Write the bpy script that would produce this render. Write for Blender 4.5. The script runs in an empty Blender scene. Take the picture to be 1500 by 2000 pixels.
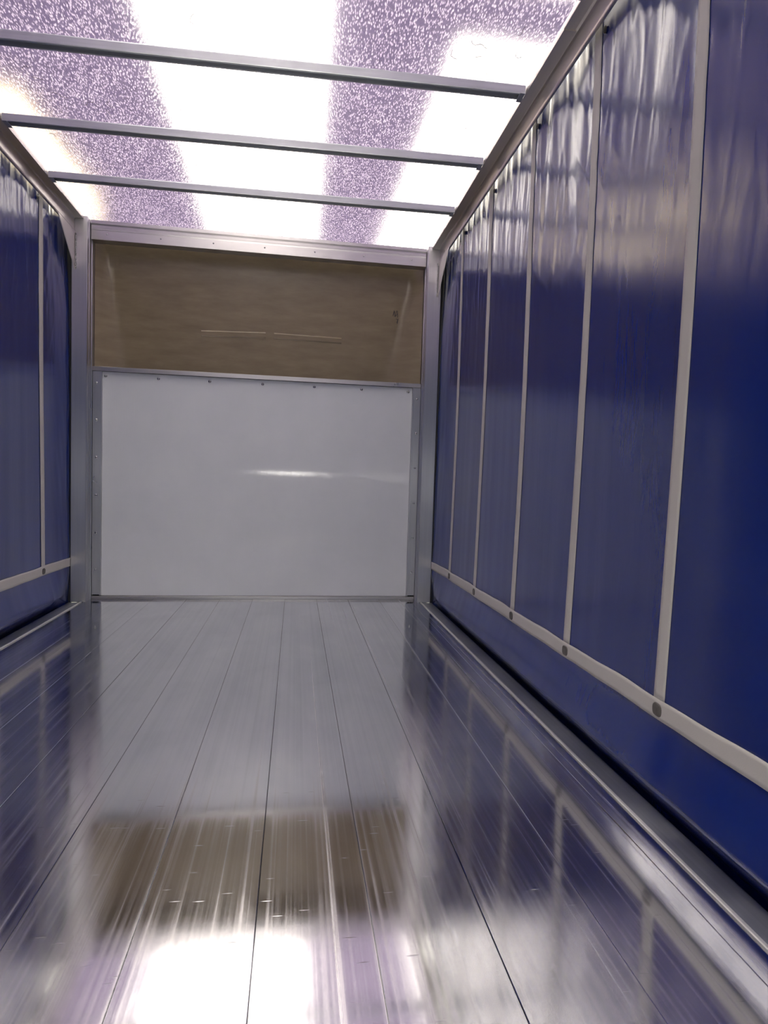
import bpy, bmesh, math, random
from mathutils import Vector, Matrix, noise
random.seed(7)
C = bpy.context.scene.collection
sc = bpy.context.scene

# ------------------------------------------------------------------ camera
F, YAW, PIT, ROL, CX, CZ = 1183.6, 0.1461, -0.0517, 0.0307, 0.2426, 0.875
cam_d = bpy.data.cameras.new('camera'); cam = bpy.data.objects.new('camera', cam_d); C.objects.link(cam)
cam_d.sensor_fit = 'VERTICAL'; cam_d.sensor_height = 36.0; cam_d.lens = F * 36.0 / 2000.0
cam_d.clip_start = 0.02
_f = Vector((math.sin(YAW)*math.cos(PIT), math.cos(YAW)*math.cos(PIT), math.sin(PIT)))
_r0 = Vector((math.cos(YAW), -math.sin(YAW), 0)); _u0 = _r0.cross(_f)
_r = math.cos(ROL)*_r0 + math.sin(ROL)*_u0; _u = -math.sin(ROL)*_r0 + math.cos(ROL)*_u0
cam.matrix_world = Matrix(((_r.x, _u.x, -_f.x, CX), (_r.y, _u.y, -_f.y, 0), (_r.z, _u.z, -_f.z, CZ), (0, 0, 0, 1)))
sc.camera = cam

# ------------------------------------------------------------------ world, lights, exposure
sc.view_settings.view_transform = 'Standard'; sc.view_settings.look = 'None'
sc.view_settings.gamma = 1.0; sc.view_settings.use_curve_mapping = False
sc.view_settings.exposure = -0.06
w = bpy.data.worlds.new('warehouse_air'); sc.world = w; w.use_nodes = True
bg = w.node_tree.nodes['Background']; bg.inputs[0].default_value = (0.86, 0.88, 1.0, 1); bg.inputs[1].default_value = 0.30
SKY_L = 12.0                                            # radiance of the warehouse rooflights
# small unseen lamp added for the white panel's glint, far behind the truck, at about eye height of the photographer
ld = bpy.data.lights.new('glint_light', 'AREA'); ld.shape = 'RECTANGLE'; ld.size = 0.07; ld.size_y = 0.05
ld.energy = 9; ld.color = (1.0, 0.96, 0.88)
lo = bpy.data.objects.new('glint_light', ld); C.objects.link(lo)
lo.location = (0.06, -9.0, 1.0); lo.rotation_euler = (math.radians(90), 0, 0)
lo.rotation_euler = Vector((0, 1, 0)).to_track_quat('-Z', 'Z').to_euler()

# ------------------------------------------------------------------ materials
def mat(name):
    m = bpy.data.materials.new(name); m.use_nodes = True
    nt = m.node_tree; return m, nt, nt.nodes['Principled BSDF']
def N(nt, t, **kw):
    n = nt.nodes.new(t)
    for k, v in kw.items():
        if k.startswith('i_'): n.inputs[k[2:].replace('_', ' ')].default_value = v
        else: setattr(n, k, v)
    return n
def coords(nt, scale, kind='Object', rot=(0, 0, 0)):
    tc = N(nt, 'ShaderNodeTexCoord'); mp = N(nt, 'ShaderNodeMapping')
    mp.inputs['Scale'].default_value = scale; mp.inputs['Rotation'].default_value = rot
    nt.links.new(tc.outputs[kind], mp.inputs[0]); return mp.outputs[0]
def ramp(nt, src, stops):
    r = N(nt, 'ShaderNodeValToRGB'); nt.links.new(src, r.inputs[0])
    e = r.color_ramp.elements
    while len(e) < len(stops): e.new(0.5)
    for el, (p, c) in zip(e, stops): el.position = p; el.color = (c[0], c[1], c[2], 1) if hasattr(c, '__len__') else (c, c, c, 1)
    return r.outputs[0]
def bump(nt, src, strength, dist=0.01, prev=None):
    b = N(nt, 'ShaderNodeBump'); b.inputs['Strength'].default_value = strength; b.inputs['Distance'].default_value = dist
    nt.links.new(src, b.inputs['Height'])
    if prev is not None: nt.links.new(prev, b.inputs['Normal'])
    return b.outputs[0]
def noise_t(nt, vec, scale, detail=3, rough=0.5, dist=0):
    n = N(nt, 'ShaderNodeTexNoise'); n.inputs['Scale'].default_value = scale; n.inputs['Detail'].default_value = detail
    n.inputs['Roughness'].default_value = rough; n.inputs['Distortion'].default_value = dist
    nt.links.new(vec, n.inputs['Vector']); return n.outputs[0]

def metal(name, col, rough, aniso=0.0, axis='Z', streak=(1, 1, 1), streak_bump=0.0, var=0.15, rvar=0.08):
    m, nt, b = mat(name)
    b.inputs['Metallic'].default_value = 1.0
    n1 = noise_t(nt, coords(nt, streak), 1.0, 4, 0.6)
    c = ramp(nt, n1, [(0.3, [x*(1-var) for x in col]), (0.7, [min(1, x*(1+var*0.5)) for x in col])])
    nt.links.new(c, b.inputs['Base Color'])
    n2 = noise_t(nt, coords(nt, (3, 3, 3)), 1.3, 4, 0.6)
    rr = N(nt, 'ShaderNodeMapRange'); nt.links.new(n2, rr.inputs[0])
    rr.inputs['From Min'].default_value = 0.3; rr.inputs['From Max'].default_value = 0.7
    rr.inputs['To Min'].default_value = max(0.02, rough-rvar); rr.inputs['To Max'].default_value = rough+rvar
    nt.links.new(rr.outputs[0], b.inputs['Roughness'])
    if aniso:
        b.inputs['Anisotropic'].default_value = aniso
        t = N(nt, 'ShaderNodeTangent', direction_type='RADIAL', axis=axis); nt.links.new(t.outputs[0], b.inputs['Tangent'])
    if streak_bump:
        nt.links.new(bump(nt, n1, streak_bump, 0.002), b.inputs['Normal'])
    return m

M_post = metal('brushed_aluminium_vertical', (0.66, 0.66, 0.68), 0.30, 0.85, 'Z', (160, 160, 1.2), 0.04, 0.06, 0.03)
M_rail = metal('mill_aluminium_along', (0.66, 0.62, 0.60), 0.33, 0.4, 'Y', (60, 0.8, 60), 0.0, 0.04, 0.02)
M_cross = metal('mill_aluminium_across', (0.55, 0.54, 0.55), 0.30, 0.6, 'X', (0.8, 160, 160), 0.04, 0.06, 0.03)
M_bow = metal('galvanised_steel', (0.50, 0.52, 0.56), 0.40, 0.3, 'X', (2, 40, 40), 0.1)
M_edge = metal('dull_aluminium_edge', (0.46, 0.48, 0.53), 0.42, 0.4, 'Y', (60, 1.0, 60), 0.05)
M_trim = metal('bright_aluminium_trim', (0.93, 0.92, 0.91), 0.5, 0.3, 'Y', (60, 1.0, 60), 0.05)
M_screw = metal('zinc_screw', (0.36, 0.36, 0.38), 0.25, 0, 'Z', (1, 1, 1), 0)
M_weld = metal('weld_bead', (0.42, 0.42, 0.43), 0.45, 0, 'Z', (200, 200, 200), 0.8)

def floor_material():
    m, nt, b = mat('polished_aluminium_plank')
    b.inputs['Metallic'].default_value = 1.0
    v = coords(nt, (1, 1, 1))
    info = N(nt, 'ShaderNodeObjectInfo')
    # long extrusion streaks (world coordinates: each plank is at origin)
    s1 = noise_t(nt, coords(nt, (55, 0.12, 1)), 1.0, 5, 0.65)
    s2 = noise_t(nt, coords(nt, (330, 0.35, 1)), 1.0, 3, 0.6)
    blot = noise_t(nt, coords(nt, (3.0, 1.6, 1)), 1.4, 5, 0.6, 0.6)
    c1 = ramp(nt, s1, [(0.32, (0.78, 0.79, 0.80)), (0.5, (0.87, 0.87, 0.88)), (0.68, (0.93, 0.92, 0.92))])
    mx = N(nt, 'ShaderNodeMix', data_type='RGBA', blend_type='MULTIPLY'); mx.inputs[0].default_value = 1.0
    nt.links.new(c1, mx.inputs[6]); nt.links.new(ramp(nt, blot, [(0.3, (0.86, 0.87, 0.89)), (0.7, (1, 1, 1))]), mx.inputs[7])
    nt.links.new(mx.outputs[2], b.inputs['Base Color'])
    # roughness: mostly polished with brighter rubbed lines
    sr = ramp(nt, s1, [(0.44, 0.075), (0.57, 0.12), (0.69, 0.30)])
    br = ramp(nt, blot, [(0.40, 0.0), (0.75, 0.05)])
    ad = N(nt, 'ShaderNodeMath', operation='ADD'); nt.links.new(sr, ad.inputs[0]); nt.links.new(br, ad.inputs[1])
    nt.links.new(ad.outputs[0], b.inputs['Roughness'])
    b.inputs['Anisotropic'].default_value = 0.5
    t = N(nt, 'ShaderNodeTangent', direction_type='RADIAL', axis='Y'); nt.links.new(t.outputs[0], b.inputs['Tangent'])
    n = bump(nt, s2, 0.01, 0.0002)
    n = bump(nt, s1, 0.02, 0.0005, n)
    wav = noise_t(nt, coords(nt, (2.2, 0.9, 1)), 1.0, 2, 0.5)
    n = bump(nt, wav, 0.06, 0.003, n)
    # short transverse scuffs
    vo = N(nt, 'ShaderNodeTexVoronoi', feature='F1'); vo.inputs['Scale'].default_value = 1.0; vo.inputs['Randomness'].default_value = 1.0
    nt.links.new(coords(nt, (7, 60, 1), rot=(0, 0, 0.12)), vo.inputs['Vector'])
    scf = ramp(nt, vo.outputs['Distance'], [(0.03, 1.0), (0.10, 0.0)])
    n = bump(nt, scf, 0.12, 0.0005, n)
    nt.links.new(n, b.inputs['Normal'])
    return m
M_floor = floor_material()

def curtain_material():
    m, nt, b = mat('blue_pvc_tarpaulin')
    n1 = noise_t(nt, coords(nt, (1, 0.8, 0.5)), 2.0, 3)
    nt.links.new(ramp(nt, n1, [(0.3, (0.001, 0.012, 0.135)), (0.7, (0.0015, 0.017, 0.170))]), b.inputs['Base Color'])
    b.inputs['Roughness'].default_value = 0.19
    b.inputs['IOR'].default_value = 1.6
    b.inputs['Specular IOR Level'].default_value = 0.88
    weave = noise_t(nt, coords(nt, (1, 260, 260)), 1.0, 2)
    cr = noise_t(nt, coords(nt, (1, 9, 1.6)), 2.0, 4, 0.55, 0.5)
    n = bump(nt, weave, 0.05, 0.001)
    n = bump(nt, cr, 0.12, 0.006, n)
    nt.links.new(n, b.inputs['Normal'])
    return m
M_curtain = curtain_material()
m, nt, b = mat('grey_webbing'); M_strap = m
b.inputs['Base Color'].default_value = (0.46, 0.44, 0.43, 1); b.inputs['Roughness'].default_value = 0.6
nt.links.new(bump(nt, noise_t(nt, coords(nt, (300, 300, 300)), 1.0, 2), 0.2, 0.001), b.inputs['Normal'])
m, nt, b = mat('dark_plastic_patch'); M_patch = m
nt.links.new(ramp(nt, noise_t(nt, coords(nt, (60, 60, 60)), 1.0, 3), [(0.3, (0.05, 0.045, 0.042)), (0.7, (0.10, 0.09, 0.085))]), b.inputs['Base Color'])
b.inputs['Roughness'].default_value = 0.5
m, nt, b = mat('white_grp_panel'); M_white = m
nt.links.new(ramp(nt, noise_t(nt, coords(nt, (1.5, 1, 1.5)), 2.0, 4, 0.6), [(0.3, (0.64, 0.67, 0.71)), (0.7, (0.69, 0.715, 0.755))]), b.inputs['Base Color'])
b.inputs['Roughness'].default_value = 0.06; b.inputs['Anisotropic'].default_value = 0.95
t = N(nt, 'ShaderNodeTangent', direction_type='RADIAL', axis='Z'); nt.links.new(t.outputs[0], b.inputs['Tangent'])
n = bump(nt, noise_t(nt, coords(nt, (200, 1, 5)), 1.0, 3), 0.30, 0.0010)
n = bump(nt, noise_t(nt, coords(nt, (230, 1, 230)), 1.0, 2), 0.015, 0.0008, n)
nt.links.new(n, b.inputs['Normal'])
m, nt, b = mat('beige_grp_bulkhead'); M_beige = m
nt.links.new(ramp(nt, noise_t(nt, coords(nt, (2.0, 1, 9)), 2.0, 5, 0.65), [(0.3, (0.175, 0.138, 0.085)), (0.7, (0.225, 0.18, 0.112))]), b.inputs['Base Color'])
b.inputs['Roughness'].default_value = 0.24
nt.links.new(bump(nt, noise_t(nt, coords(nt, (20, 1, 200)), 1.0, 3), 0.15, 0.0015), b.inputs['Normal'])
m, nt, b = mat('black_pen'); M_pen = m; b.inputs['Base Color'].default_value = (0.03, 0.025, 0.02, 1)
m, nt, b = mat('clear_brown_resin'); M_strand = m; b.inputs['Base Color'].default_value = (0.25, 0.21, 0.22, 1); b.inputs['Roughness'].default_value = 0.4
m, nt, b = mat('black_rubber'); M_black = m; b.inputs['Base Color'].default_value = (0.012, 0.012, 0.013, 1); b.inputs['Roughness'].default_value = 0.6
m, nt, b = mat('concrete'); M_conc = m; b.inputs['Base Color'].default_value = (0.3, 0.3, 0.3, 1); b.inputs['Roughness'].default_value = 0.7
m, nt, b = mat('warehouse_sheeting'); M_ware = m; b.inputs['Base Color'].default_value = (0.42, 0.40, 0.46, 1); b.inputs['Roughness'].default_value = 0.6

def emit(name, col, s):
    m = bpy.data.materials.new(name); m.use_nodes = True; nt = m.node_tree; nt.nodes.clear()
    e = N(nt, 'ShaderNodeEmission'); e.inputs[0].default_value = (*col, 1); e.inputs[1].default_value = s
    o = N(nt, 'ShaderNodeOutputMaterial'); nt.links.new(e.outputs[0], o.inputs[0]); return m
M_sky = emit('rooflight_daylight', (1.0, 0.945, 0.80), SKY_L)
M_lampy = emit('warm_lamp_light', (1.0, 0.84, 0.50), 12.0)

def roof_material():
    m = bpy.data.materials.new('translucent_grp_roof'); m.use_nodes = True; nt = m.node_tree; nt.nodes.clear()
    out = N(nt, 'ShaderNodeOutputMaterial')
    tr = N(nt, 'ShaderNodeBsdfTranslucent'); rf = N(nt, 'ShaderNodeBsdfRefraction'); gl = N(nt, 'ShaderNodeBsdfGlossy')
    # chopped strand fibres: three layers of stretched cells in different directions
    warp = noise_t(nt, coords(nt, (5, 5, 5)), 1.0, 2)
    fib = None
    for k, (ang, sx, sy) in enumerate(((0.35, 330, 85), (1.25, 300, 80), (-0.55, 310, 90), (2.2, 350, 95))):
        mp = coords(nt, (sx, sy, 1), rot=(0, 0, ang))
        wv = N(nt, 'ShaderNodeVectorMath', operation='ADD'); nt.links.new(mp, wv.inputs[0])
        vo = N(nt, 'ShaderNodeTexVoronoi', feature='F1'); vo.inputs['Scale'].default_value = 0.42
        sc2 = N(nt, 'ShaderNodeVectorMath', operation='SCALE'); nt.links.new(warp, sc2.inputs[0]); sc2.inputs['Scale'].default_value = 3.0
        nt.links.new(sc2.outputs[0], wv.inputs[1]); nt.links.new(wv.outputs[0], vo.inputs['Vector'])
        r = ramp(nt, vo.outputs['Distance'], [(0.12, 1.0), (0.34, 0.0)])
        if fib is None: fib = r
        else:
            mxx = N(nt, 'ShaderNodeMath', operation='MAXIMUM'); nt.links.new(fib, mxx.inputs[0]); nt.links.new(r, mxx.inputs[1]); fib = mxx.outputs[0]
    big = noise_t(nt, coords(nt, (2, 2, 1)), 3.0, 4, 0.6)
    c = N(nt, 'ShaderNodeMix', data_type='RGBA'); nt.links.new(fib, c.inputs[0])
    c.inputs[6].default_value = (0.13, 0.095, 0.21, 1); c.inputs[7].default_value = (0.64, 0.57, 0.69, 1)
    c2 = N(nt, 'ShaderNodeMix', data_type='RGBA', blend_type='MULTIPLY'); c2.inputs[0].default_value = 1.0
    nt.links.new(c.outputs[2], c2.inputs[6]); nt.links.new(ramp(nt, big, [(0.3, (0.82, 0.8, 0.85)), (0.7, (1, 1, 1))]), c2.inputs[7])
    nt.links.new(c2.outputs[2], tr.inputs[0])
    rf.inputs['Color'].default_value = (0.97, 0.96, 0.97, 1); rf.inputs['Roughness'].default_value = 0.14; rf.inputs['IOR'].default_value = 1.25
    gl.inputs['Roughness'].default_value = 0.2
    nb = bump(nt, fib, 0.12, 0.001)
    nt.links.new(nb, rf.inputs['Normal'])
    m1 = N(nt, 'ShaderNodeMixShader'); nt.links.new(rf.outputs[0], m1.inputs[1]); nt.links.new(tr.outputs[0], m1.inputs[2])
    fm = N(nt, 'ShaderNodeMapRange'); nt.links.new(fib, fm.inputs[0]); fm.inputs['To Min'].default_value = 0.35; fm.inputs['To Max'].default_value = 0.7
    nt.links.new(fm.outputs[0], m1.inputs[0])
    m2 = N(nt, 'ShaderNodeMixShader'); m2.inputs[0].default_value = 0.05
    nt.links.new(m1.outputs[0], m2.inputs[1]); nt.links.new(gl.outputs[0], m2.inputs[2])
    nt.links.new(m2.outputs[0], out.inputs[0])
    return m
M_roof = roof_material()

# ------------------------------------------------------------------ helpers
def obj(name, bm, m, parent=None, smooth=False):
    me = bpy.data.meshes.new(name); bmesh.ops.recalc_face_normals(bm, faces=bm.faces); bm.to_mesh(me); bm.free()
    if smooth:
        for p in me.polygons: p.use_smooth = True
    me.materials.append(m)
    o = bpy.data.objects.new(name, me); C.objects.link(o)
    if parent is not None: o.parent = parent
    return o
def empty(name, loc=(0, 0, 0)):
    o = bpy.data.objects.new(name, None); C.objects.link(o); o.location = loc; return o
def tag(o, label, cat, group=None):
    o['label'] = label; o['category'] = cat
    if group: o['group'] = group
    return o
def struct(o, label=None):
    o['kind'] = 'structure'
    if label: o['label'] = label
    return o
def box(bm, x0, x1, y0, y1, z0, z1, bev=0.0):
    r = bmesh.ops.create_cube(bm, size=1.0)
    for v in r['verts']:
        v.co = Vector(((x0+x1)/2 + v.co.x*(x1-x0), (y0+y1)/2 + v.co.y*(y1-y0), (z0+z1)/2 + v.co.z*(z1-z0)))
    if bev:
        es = list({e for v in r['verts'] for e in v.link_edges})
        bmesh.ops.bevel(bm, geom=es, offset=bev, segments=2, affect='EDGES', profile=0.5)
    return bm
def extr(prof, axis, a, b, bm=None):
    """extrude a closed 2D profile along an axis; prof = (x,z) for Y, (x,y) for Z, (y,z) for X"""
    bm = bm or bmesh.new()
    def P(p, t): return {'Y': (p[0], t, p[1]), 'Z': (p[0], p[1], t), 'X': (t, p[0], p[1])}[axis]
    A = [bm.verts.new(P(p, a)) for p in prof]; B = [bm.verts.new(P(p, b)) for p in prof]
    n = len(prof)
    for i in range(n): bm.faces.new((A[i], A[(i+1) % n], B[(i+1) % n], B[i]))
    bm.faces.new(A); bm.faces.new(B[::-1]); return bm

D = 4.27           # front faces of the corner posts
YR = 0.22          # open rear end of the body
XC = 1.25          # curtain plane
ZR = 2.535         # underside of the roof sheet

# ------------------------------------------------------------------ FLOOR
floor = struct(empty('floor', (0, 0, 0)), 'polished aluminium plank floor of the curtain-sided truck body')
PW = 0.2268; J0 = -0.0417
edges = [-1.150] + [J0 + k*PW for k in range(-4, 6)] + [1.150]
for i in range(len(edges)-1):
    a, b_ = edges[i]+0.0005, edges[i+1]-0.0005
    bm = bmesh.new()
    # plank: chamfered edges at the joints
    ch = 0.0010; dz = 0.0006*((i*7) % 3-1)*0.4
    prof = [(a, -0.028), (b_, -0.028), (b_, -ch+dz), (b_-ch, dz), (a+ch, dz), (a, -ch+dz)]
    extr(prof, 'Y', YR, 4.392, bm)
    obj('floor_plank', bm, M_floor, floor)
for s in (-1, 1):
    prof = [(s*1.1515, -0.028), (s*1.241, -0.028), (s*1.241, -0.002), (s*1.236, 0.0), (s*1.166, 0.0), (s*1.1655, -0.003), (s*1.1515, -0.003)]
    obj('floor_edge', extr(prof, 'Y', YR, 4.262), M_edge, floor)['label'] = 'dull grey aluminium edge of the floor'
    prof = [(s*1.153, -0.0025), (s*1.164, -0.0025), (s*1.164, 0.004), (s*1.162, 0.006), (s*1.155, 0.006), (s*1.153, 0.004)]
    obj('edge_trim', extr(prof, 'Y', YR, 4.262), M_trim, floor)['label'] = 'bright raised trim line'
bm = bmesh.new(); box(bm, -1.235, 1.235, YR, 4.5, -0.062, -0.03); box(bm, -1.310, 1.310, YR, 4.5, -0.11, -0.062)  # wider lower slab added to block light from under the curtain skirts
obj('floor_base', bm, M_black, floor)

# ------------------------------------------------------------------ WALL FRONT
wf = struct(empty('wall_front', (0, 4.39, 0)), 'front bulkhead of the body, white lower panel under a beige upper panel')
def wpart(name, bm, m, label=None, smooth=False, par=wf):
    bmesh.ops.translate(bm, verts=bm.verts, vec=-Vector(wf.location))
    o = obj(name, bm, m, par, smooth)
    if label: o['label'] = label
    return o
bm = box(bmesh.new(), -1.085, 1.085, 4.396, 4.412, 0.022, 1.556)
wp = wpart('lower_panel', bm, M_white, 'glossy white lower panel')
def screw(bm, c, r, ax='Y', depth=0.003, seg=12):
    r0 = bmesh.ops.create_uvsphere(bm, u_segments=seg, v_segments=6, radius=r)
    for v in r0['verts']:
        x, y, z = v.co
        v.co = Vector((c[0]+x, c[1]+y*depth/r, c[2]+z))
    return bm
for x in (-1.051, -0.707, -0.365, -0.003, 0.359, 0.698, 1.040):
    bm = screw(bmesh.new(), (x, 4.395, 1.527), 0.010, depth=0.005)
    wpart('screw', bm, M_screw, smooth=True)
# mid rail cap
prof = [(4.372, 1.558), (4.372, 1.584), (4.376, 1.587), (4.436, 1.587), (4.436, 1.572), (4.392, 1.572), (4.392, 1.558)]
wpart('cap_rail', extr(prof, 'X', -1.131, 1.131), M_cross, 'pale aluminium cap rail over the white panel')
# base channel
prof = [(4.380, 0.001), (4.380, 0.018), (4.384, 0.020), (4.395, 0.020), (4.395, 0.001)]
wpart('base_channel', extr(prof, 'X', -1.131, 1.131), M_cross, 'thin aluminium channel at the foot of the panel')
# side frames beside the white panel, with rivets
for s in (-1, 1):
    prof = [(s*1.131, 4.386), (s*1.084, 4.386), (s*1.082, 4.380), (s*1.072, 4.380), (s*1.070, 4.394), (s*1.131, 4.394)]
    fr = wpart('side_frame', extr(prof, 'Z', 0.030, 1.557), M_post, 'riveted aluminium strip')
    for z in (1.477, 1.228, 0.974, 0.715, 0.458, 0.202):
        bm = screw(bmesh.new(), (s*1.106, 4.3855, z), 0.008, depth=0.004)
        wpart('rivet', bm, M_screw, smooth=True)
bm = box(bmesh.new(), -1.24, 1.24, 4.4945, 4.4985, -0.02, 2.53)
wpart('light_block_sheet', bm, M_black, 'dark sheet added behind the panels to block light')  # added behind the bulkhead to stop light leaking around the panels
for s in (-1, 1):
    bm = extr([(s*1.1345, 4.416), (s*1.240, 4.416), (s*1.240, 4.493), (s*1.1345, 4.493)], 'Z', -0.02, 2.528)
    wpart('light_block_corner', bm, M_black)  # added black block, keeps outside light out of the jamb gap
    bm = extr([(s*1.2325, 4.296), (s*1.300, 4.296), (s*1.300, 4.300), (s*1.2325, 4.300)], 'Z', -0.02, 2.528)
    wpart('light_block_strip', bm, M_black)  # added black strip, blocks light in the gap between post and curtain
# upper panel with flared sides
bm = bmesh.new()
nx, nz = 60, 16; z0, z1 = 1.574, 2.53; grid = []
for j in range(nz+1):
    z = z0 + (z1-z0)*j/nz; row = []
    t = j/nz
    wl = 0.17*(1-t)**1.2+0.015; wr = 0.26*(1-t)**1.0+0.015
    for i in range(nx+1):
        x = -1.131 + 2.262*i/nx
        dl = min(1, (x+1.131)/wl); dr = min(1, (1.131-x)/wr)
        sl = dl*dl*(3-2*dl); sr_ = dr*dr*(3-2*dr)
        row.append(bm.verts.new((x, 4.414 + 0.076*min(sl, sr_)*1.0, z)))
    grid.append(row)
for j in range(nz):
    for i in range(nx): bm.faces.new((grid[j][i], grid[j][i+1], grid[j+1][i+1], grid[j+1][i]))
up = wpart('upper_panel', bm, M_beige, 'beige upper panel with flared sides', True)
for (x0, x1, za, zb) in ((-0.442, 0.006, 1.878, 1.893), (0.066, 0.549, 1.893, 1.888)):
    bm = bmesh.new(); n = 16; prev = None
    for k in range(n+1):
        x = x0 + (x1-x0)*k/n; z = za + (zb-za)*k/n
        ring = [bm.verts.new((x, 4.4905, z+0.019)), bm.verts.new((x, 4.483, z+0.010)), bm.verts.new((x, 4.483, z-0.018)), bm.verts.new((x, 4.4905, z-0.026))]
        if prev:
            for q in range(3): bm.faces.new((prev[q], ring[q], ring[q+1], prev[q+1]))
        prev = ring
    wpart('relief_strip', bm, M_beige, 'shallow raised strip moulded in the beige panel')
# pen scribble
bm = bmesh.new()
def stroke(pts, wd=0.0022):
    for (xa, za), (xb, zb) in zip(pts[:-1], pts[1:]):
        d = Vector((xb-xa, zb-za)); d.normalize(); n = Vector((-d.y, d.x))*wd
        vs = [bm.verts.new((x, 4.4805, z)) for x, z in ((xa-n.x, za-n.y), (xa+n.x, za+n.y), (xb+n.x, zb+n.y), (xb-n.x, zb-n.y))]
        bm.faces.new(vs)
sx, sz = 0.945, 2.085
stroke([(sx-.012, sz+.045), (sx-.020, sz+.005), (sx-.008, sz+.04), (sx-.006, sz)])
stroke([(sx+.006, sz+.045), (sx-.004, sz+.000), (sx+.012, sz+.02), (sx+.012, sz+.045), (sx+.016, sz-.005)])
stroke([(sx+.004, sz-.015), (sx+.016, sz-.02), (sx+.010, sz-.045)])
stroke([(sx+.020, sz-.012), (sx+.014, sz-.05)])
for v in bm.verts: v.co.y = 4.4885
wpart('pen_mark', bm, M_pen, 'small dark pen scribble')

# header
hd = tag(empty('header_rail', (0, 4.33, 2.41)), 'ribbed aluminium header rail across the top of the front bulkhead', 'rail')
prof = [(4.330, 2.408), (4.330, 2.468), (4.327, 2.472), (4.327, 2.480), (4.332, 2.484), (4.332, 2.502), (4.318, 2.508), (4.318, 2.528), (4.355, 2.532), (4.413, 2.532), (4.413, 2.418), (4.405, 2.418), (4.405, 2.408)]
bm = extr(prof, 'X', -1.129, 1.129); bmesh.ops.translate(bm, verts=bm.verts, vec=-Vector(hd.location))
obj('rail_body', bm, M_cross, hd)
for k in range(7):
    x = -1.03 + k*0.342
    bm = screw(bmesh.new(), (x, 4.3295, 2.446), 0.0055, depth=0.003)
    bmesh.ops.translate(bm, verts=bm.verts, vec=-Vector(hd.location)); obj('rivet', bm, M_screw, hd, True)

# ------------------------------------------------------------------ CORNER POSTS
for s, side in ((-1, 'left'), (1, 'right')):
    p = tag(empty('corner_post', (s*1.18, D, 0)), 'brushed aluminium corner post at the front %s of the truck body' % side, 'post', 'front corner posts')
    def pp(name, bm, m, label=None, smooth=False):
        bmesh.ops.translate(bm, verts=bm.verts, vec=-Vector(p.location))
        o = obj(name, bm, m, p, smooth)
        if label: o['label'] = label
        return o
    prof = [(s*1.228, 4.272), (s*1.230, 4.274), (s*1.230, 4.413), (s*1.133, 4.413), (s*1.133, 4.372), (s*1.1375, 4.370), (s*1.1375, 4.345), (s*1.134, 4.343),
            (s*1.134, 4.318), (s*1.1375, 4.316), (s*1.1375, 4.300), (s*1.133, 4.298), (s*1.133, 4.274), (s*1.135, 4.272)]
    pp('post_body', extr(prof, 'Z', 0.0, 2.530), M_post)
    # gusset: triangular plate welded between side rail and post
    gx0, gx1 = s*1.206, s*1.211
    prof = [(4.268, 2.20), (4.268, 2.428), (3.99, 2.428)]
    gy = [(4.2705, 2.185), (4.2705, 2.427), (3.985, 2.427), (4.02, 2.400)]
    bm = extr(gy, 'X', gx0, gx1)
    pp('gusset', bm, M_rail, 'triangular gusset plate welded to post and side rail')
    bm = bmesh.new()
    for k in range(26):
        z = 2.19 + k*0.009
        r0 = bmesh.ops.create_icosphere(bm, subdivisions=1, radius=0.0055+random.uniform(-.001, .001))
        for v in r0['verts']: v.co += Vector((s*1.203+random.uniform(-.001, .001), 4.2685, z))
    pp('weld', bm, M_weld, 'rough weld bead', True)

# ------------------------------------------------------------------ SIDE RAILS
for s, side in ((-1, 'left'), (1, 'right')):
    t = tag(empty('side_rail', (s*1.2, 0, 2.43)), 'long aluminium roof rail running along the top of the %s side' % side, 'rail', 'side roof rails')
    def rp(name, bm, m, label=None):
        bmesh.ops.translate(bm, verts=bm.verts, vec=-Vector(t.location)); o = obj(name, bm, m, t)
        if label: o['label'] = label
        return o
    prof = [(s*1.158, 2.512), (s*1.157, 2.517), (s*1.157, 2.533), (s*1.226, 2.533), (s*1.226, 2.431), (s*1.222, 2.4305), (s*1.217, 2.4305), (s*1.215, 2.434), (s*1.213, 2.440), (s*1.213, 2.500), (s*1.209, 2.510), (s*1.2, 2.512)]
    rp('rail_body', extr(prof, 'Y', YR, 4.268), M_rail)
    prof = [(s*1.1575, 2.5085), (s*1.206, 2.5085), (s*1.206, 2.5118), (s*1.1575, 2.5118)]
    rp('joint_plate', extr(prof, 'Y', 2.15, 3.9), M_rail, 'thin cover plate lapped over the rail')

# ------------------------------------------------------------------ ROOF SHEET AND BOWS
ceil = struct(empty('ceiling', (0, 0, ZR)), 'mottled translucent fibreglass roof sheet glowing with daylight')
bm = box(bmesh.new(), -1.228, 1.228, YR, 4.50, 0.0015, 0.0045)
obj('roof_sheet', bm, M_roof, ceil)
def strand(x, y, seed, ln):
    rnd = random.Random(seed); a = rnd.uniform(0, 6.28); bm = bmesh.new(); prev = None; p = Vector((x, y))
    for k in range(12):
        d = Vector((math.cos(a), math.sin(a))); nn = Vector((-d.y, d.x))*0.0011
        r = [bm.verts.new((p.x+nn.x, p.y+nn.y, 0.0012)), bm.verts.new((p.x-nn.x, p.y-nn.y, 0.0012)), bm.verts.new((p.x, p.y, -0.0004))]
        if prev:
            for q in range(3): bm.faces.new((prev[q], prev[(q+1) % 3], r[(q+1) % 3], r[q]))
        prev = r; p = p + d*ln/11; a += rnd.uniform(-0.75, 0.75)
    o = obj('fibre_strand', bm, M_strand, ceil)
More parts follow.
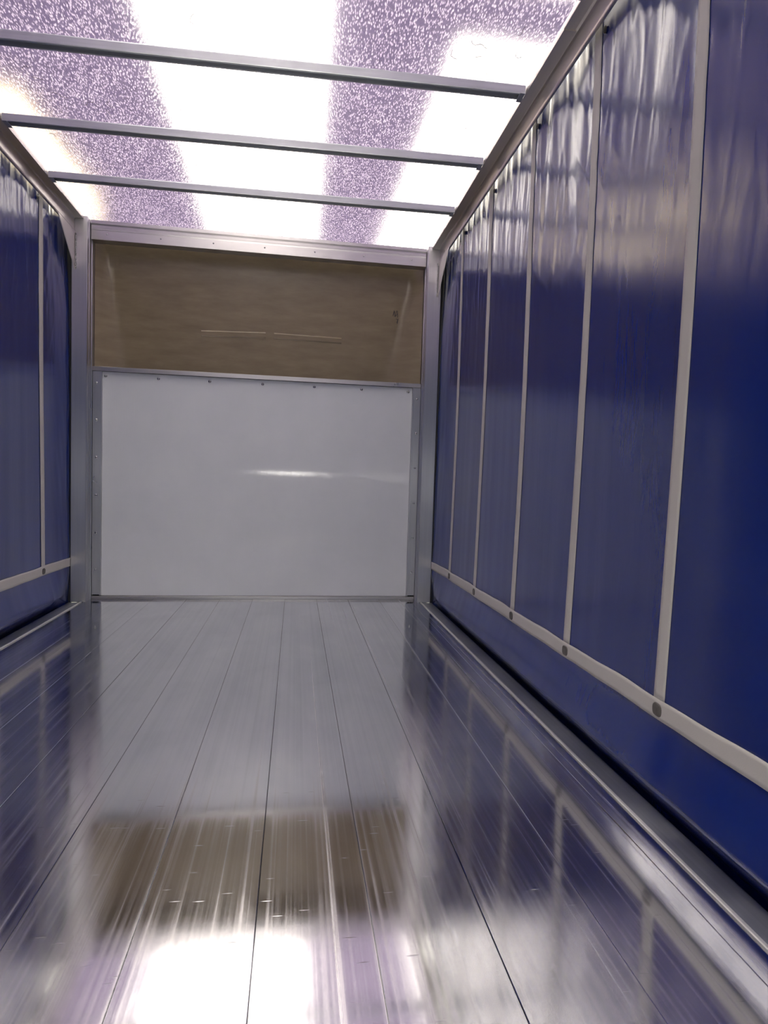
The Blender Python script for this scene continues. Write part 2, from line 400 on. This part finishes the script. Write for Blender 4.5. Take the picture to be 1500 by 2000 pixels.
for k, (x, y, ln) in enumerate(((.80, 2.36, .07), (.86, 2.30, .09), (.90, 2.40, .05), (1.02, 2.25, .06), (1.05, 2.33, .05), (.97, 2.44, .05), (1.0, 2.85, .05), (-.80, 2.98, .07),
        (-.86, 2.86, .05), (-.70, 2.99, .06), (-.62, 2.95, .08), (-.66, 3.04, .05), (-.92, 2.80, .04), (-.16, 2.36, .06), (-.30, 3.0, .05), (-.33, 3.45, .05), (-.95, 3.4, .05), (-1.0, 3.3, .04), (.35, 2.75, .04), (.75, 3.2, .04))):
    strand(x, y, k+3, ln)
bows = [('front of the three in view, nearest the bulkhead', 3.715, 3.665), ('middle one of the three in view', 3.175, 3.10), ('nearest and widest of the three in view', 2.60, 2.525),
        ('the first of them', 2.03, 1.97), ('the second of them', 1.47, 1.41), ('the last of them', 0.91, 0.85)]
for k, (txt, yl, yr) in enumerate(bows):
    b_ = tag(empty('roof_bow', (0, (yl+yr)/2, ZR)), ('steel roof bow under the glowing roof, ' + txt) if k < 3 else 'steel roof bow overhead behind the three in view, '+txt, 'roof bow', 'roof bows')
    ang = math.atan2(yr-yl, 2.3); b_.rotation_euler = (0, 0, ang)
    h, wd = 0.036, 0.044
    z0 = -0.001
    # hat section with a groove in its underside
    prof = [(-wd/2, z0), (-wd/2-0.002, z0-0.004), (-wd/2, -h+0.002), (-wd/2+0.002, -h), (-wd/2+0.007, -h), (-wd/2+0.010, -h+0.014), (wd/2-0.013, -h+0.014), (wd/2-0.010, -h), (wd/2-0.002, -h), (wd/2, -h+0.002), (wd/2, z0)]
    obj('bow_profile', extr(prof, 'X', -1.153, 1.153), M_bow, b_)
    for s in (-1, 1):
        bm = box(bmesh.new(), s*1.128 if s > 0 else -1.150, 1.150 if s > 0 else -1.128, -0.030, 0.030, -h-0.0040, -h-0.0005, 0.0006)
        obj('end_bracket', bm, M_bow, b_)

# ------------------------------------------------------------------ CURTAINS
STR_R = [0.36, 0.935, 1.508, 2.088, 2.662, 3.258, 3.812]
STR_L = [0.42, 0.99, 1.57, 2.15, 2.72, 3.30, 3.870]
def curtain_offset(side, y, z, straps):
    """inward displacement (m) of the tarpaulin from its plane"""
    top = max(0.0, min(1.0, (z-1.35)/1.0))
    a = 0.0
    n = noise.noise
    sd = 17.3 if side > 0 else 71.9
    # folds hanging from the top, fading downwards
    a += top**1.3*0.0050*n(Vector((y*9+sd, z*0.8, 0.3)))
    a += top**1.1*0.0022*n(Vector((y*20+z*0.8+sd, z*1.1, 4.1)))
    a += top*0.0008*n(Vector((y*34-z*5+sd, z*5, 8.1)))
    a += 0.0022*n(Vector((y*5+sd, z*0.5, 2.2))) + 0.0010*n(Vector((y*13+sd, z*0.7, 6.2)))
    a += 0.0035*n(Vector((y*1.6, z*0.9+sd, 1.0)))
    rg = 1-min(1, 5*abs(n(Vector((y*11+z*1.6+sd, z*1.5, 12.5)))))
    a += 0.0020*top*rg*rg
    rg = 1-min(1, 6*abs(n(Vector((y*8-z*3.2+sd, z*2.6, 22.5)))))
    a += 0.0018*min(1, top*1.6)*rg*rg*max(0, n(Vector((y*2, z*2, sd)))+0.2)*2
    # belly between straps
    d = min(abs(y-s_) for s_ in straps)
    a -= 0.006*min(1, d/0.28)*top
    # puckers beside straps
    a += 0.004*math.exp(-((d-0.045)/0.018)**2)*n(Vector((y*3, z*9+sd, 5)))*top
    # skirt: rolls inwards near the floor
    a -= 0.009*(1-min(1, max(0, (y-3.6)/0.5)))*math.sin(math.pi*max(0, min(1, (z-0.3)/2.2)))
    a0 = a; a = 0.0
    if z < 0.25:
        t = (0.25-z)/0.18
        if t <= 1: a += 0.035*(t*t*(3-2*t))
        else:
            u = min(1.6, (0.07-z)/0.05); a += 0.035 - 0.040*u**1.1
        a += 0.0012*n(Vector((y*4+sd, z*5, 3.3)))
    a = a0 + a*(1-min(1, max(0, (y-3.95)/0.3)))
    # drawn outwards and creased against the front post
    e = max(0, (y-3.85)/0.42)
    a -= 0.006*e*e*min(1, max(0, z)/1.0)
    e = min(e, 1.0)
    a += 0.013*e*(1-min(1, max(0, (z-1.9)/0.35)))*(1 if z > 0.2 else max(0, z/0.2))
    a += 0.0025*e*n(Vector((y*16+z*3+sd, z*4, 9.9)))
    return a
def curtain(side, straps, label):
    X = side*XC
    root = tag(empty('side_curtain', (X, 0, 0)), label, 'curtain', 'side curtains')
    def S(y, z, off=0.0): return Vector((-side*(curtain_offset(side, y, z, straps)+off), y, z))
    y0, y1 = YR, 4.290
    zs = [-0.05 + i*0.010 for i in range(32)] + [0.27+i*0.022 for i in range(1, 104)]
    zs = [z for z in zs if z < 2.53]
    ny = 520
    bm = bmesh.new(); prev = None
    for z in zs:
        row = [bm.verts.new(S(y0+(y1-y0)*i/ny, z)) for i in range(ny+1)]
        if prev:
            for i in range(ny): bm.faces.new((prev[i], prev[i+1], row[i+1], row[i]))
        prev = row
    o = obj('tarpaulin', bm, M_curtain, root, True); o['label'] = 'glossy deep blue tarpaulin sheet'
    md = o.modifiers.new('thickness', 'SOLIDIFY'); md.thickness = 0.0012; md.offset = 1.0 if side > 0 else 1.0
    def strip(ya, yb, za, zb, ny_, nz_, off, name, m, lab=None, shape=None):
        bm = bmesh.new(); prev = None
        for j in range(nz_+1):
            z = za+(zb-za)*j/nz_
            row = []
            for i in range(ny_+1):
                y = ya+(yb-ya)*i/ny_; y2, z2 = (shape(y, z) if shape else (y, z))
                row.append(bm.verts.new(S(y2, z2, off)))
            if prev:
                for i in range(ny_): bm.faces.new((prev[i], prev[i+1], row[i+1], row[i]))
            prev = row
        o = obj(name, bm, m, root, True)
        sm = o.modifiers.new('thickness', 'SOLIDIFY'); sm.thickness = 0.0015; sm.offset = 0.0
        if lab: o['label'] = lab
        return o
    for ys in straps:
        lean = (lambda y, z: (y-0.028*(z-0.3)/2.1, z))
        strip(ys-0.0245, ys+0.0245, 0.296, 2.505, 4, 110, 0.0030, 'vertical_strap', M_strap, None, lean)
    for ys in straps:
        bm = bmesh.new(); bmesh.ops.create_uvsphere(bm, u_segments=10, v_segments=6, radius=0.009)
        p = S(ys-0.075, 2.425, 0.006)
        for v in bm.verts: v.co = Vector((v.co.x*0.7, v.co.y, v.co.z*1.4)) + p
        obj('strap_stud', bm, M_patch, root, True)['label'] = 'small dark stud at the top of a strap'
    def wav(y, z): return (y, z + (0.002*math.sin(y*11.2+1.0)+0.001*math.sin(y*23))*(1 if z > 0.28 else 0.4))
    strip(y0, y1, 0.243, 0.300, 330, 5, 0.0042, 'horizontal_band', M_strap, 'pale grey webbing band along the foot of the curtain', wav)
    for ys in straps:
        yc, zc = ys+0.004, 0.268
        bm = bmesh.new(); n = 20
        ring = []; ring2 = []
        for k in range(n):
            a = 2*math.pi*k/n
            ca, sa = math.cos(a), math.sin(a)
            q = 3.0
            rr = (abs(ca)**q+abs(sa)**q)**(-1/q)
            yy, zz = yc+0.021*rr*ca, zc+0.019*rr*sa
            ring.append(bm.verts.new(S(yy, zz, 0.0045))); ring2.append(bm.verts.new(S(yc+(yy-yc)*.88, zc+(zz-zc)*.88, 0.0075)))
        for k in range(n): bm.faces.new((ring[k], ring[(k+1) % n], ring2[(k+1) % n], ring2[k]))
        bm.faces.new(ring2)
        obj('strap_pad', bm, M_patch, root)['label'] = 'dark oval pad at the foot of a strap'
    return root
curtain(-1, STR_L, 'deep blue tarpaulin side curtain with pale grey straps, left side of the truck')
curtain(1, STR_R, 'deep blue tarpaulin side curtain with pale grey straps, right side of the truck')

# ------------------------------------------------------------------ THE WAREHOUSE AROUND (seen only through and by the roof sheet)
gr = struct(obj('ground', box(bmesh.new(), -14, 14, -14, 22, -1.3, -1.2), M_conc), 'grey concrete yard floor under the truck')
wr = struct(obj('trim_1', box(bmesh.new(), -14, 14, -14, 22, 6.12, 6.2), M_ware), 'metal sheeting of the building roof high above the truck')
def rooflight(x0, x1, y0, y1, m, label):
    o = obj('trim_2', box(bmesh.new(), x0, x1, y0, y1, 6.0, 6.1), m); struct(o, label)
rooflight(-1.58, 0.50, -6, 20, M_sky, 'long daylight strip in the building roof above the truck')
rooflight(2.05, 3.5, 7.3, 20, M_sky, 'second daylight strip in the building roof, to the right')
rooflight(2.05, 3.5, -1, 6.2, M_sky, 'third daylight strip in the building roof, to the right and nearer')
rooflight(-5.6, -3.80, 9.5, 13.5, M_lampy, 'warm yellow lit strip in the building roof, to the left')
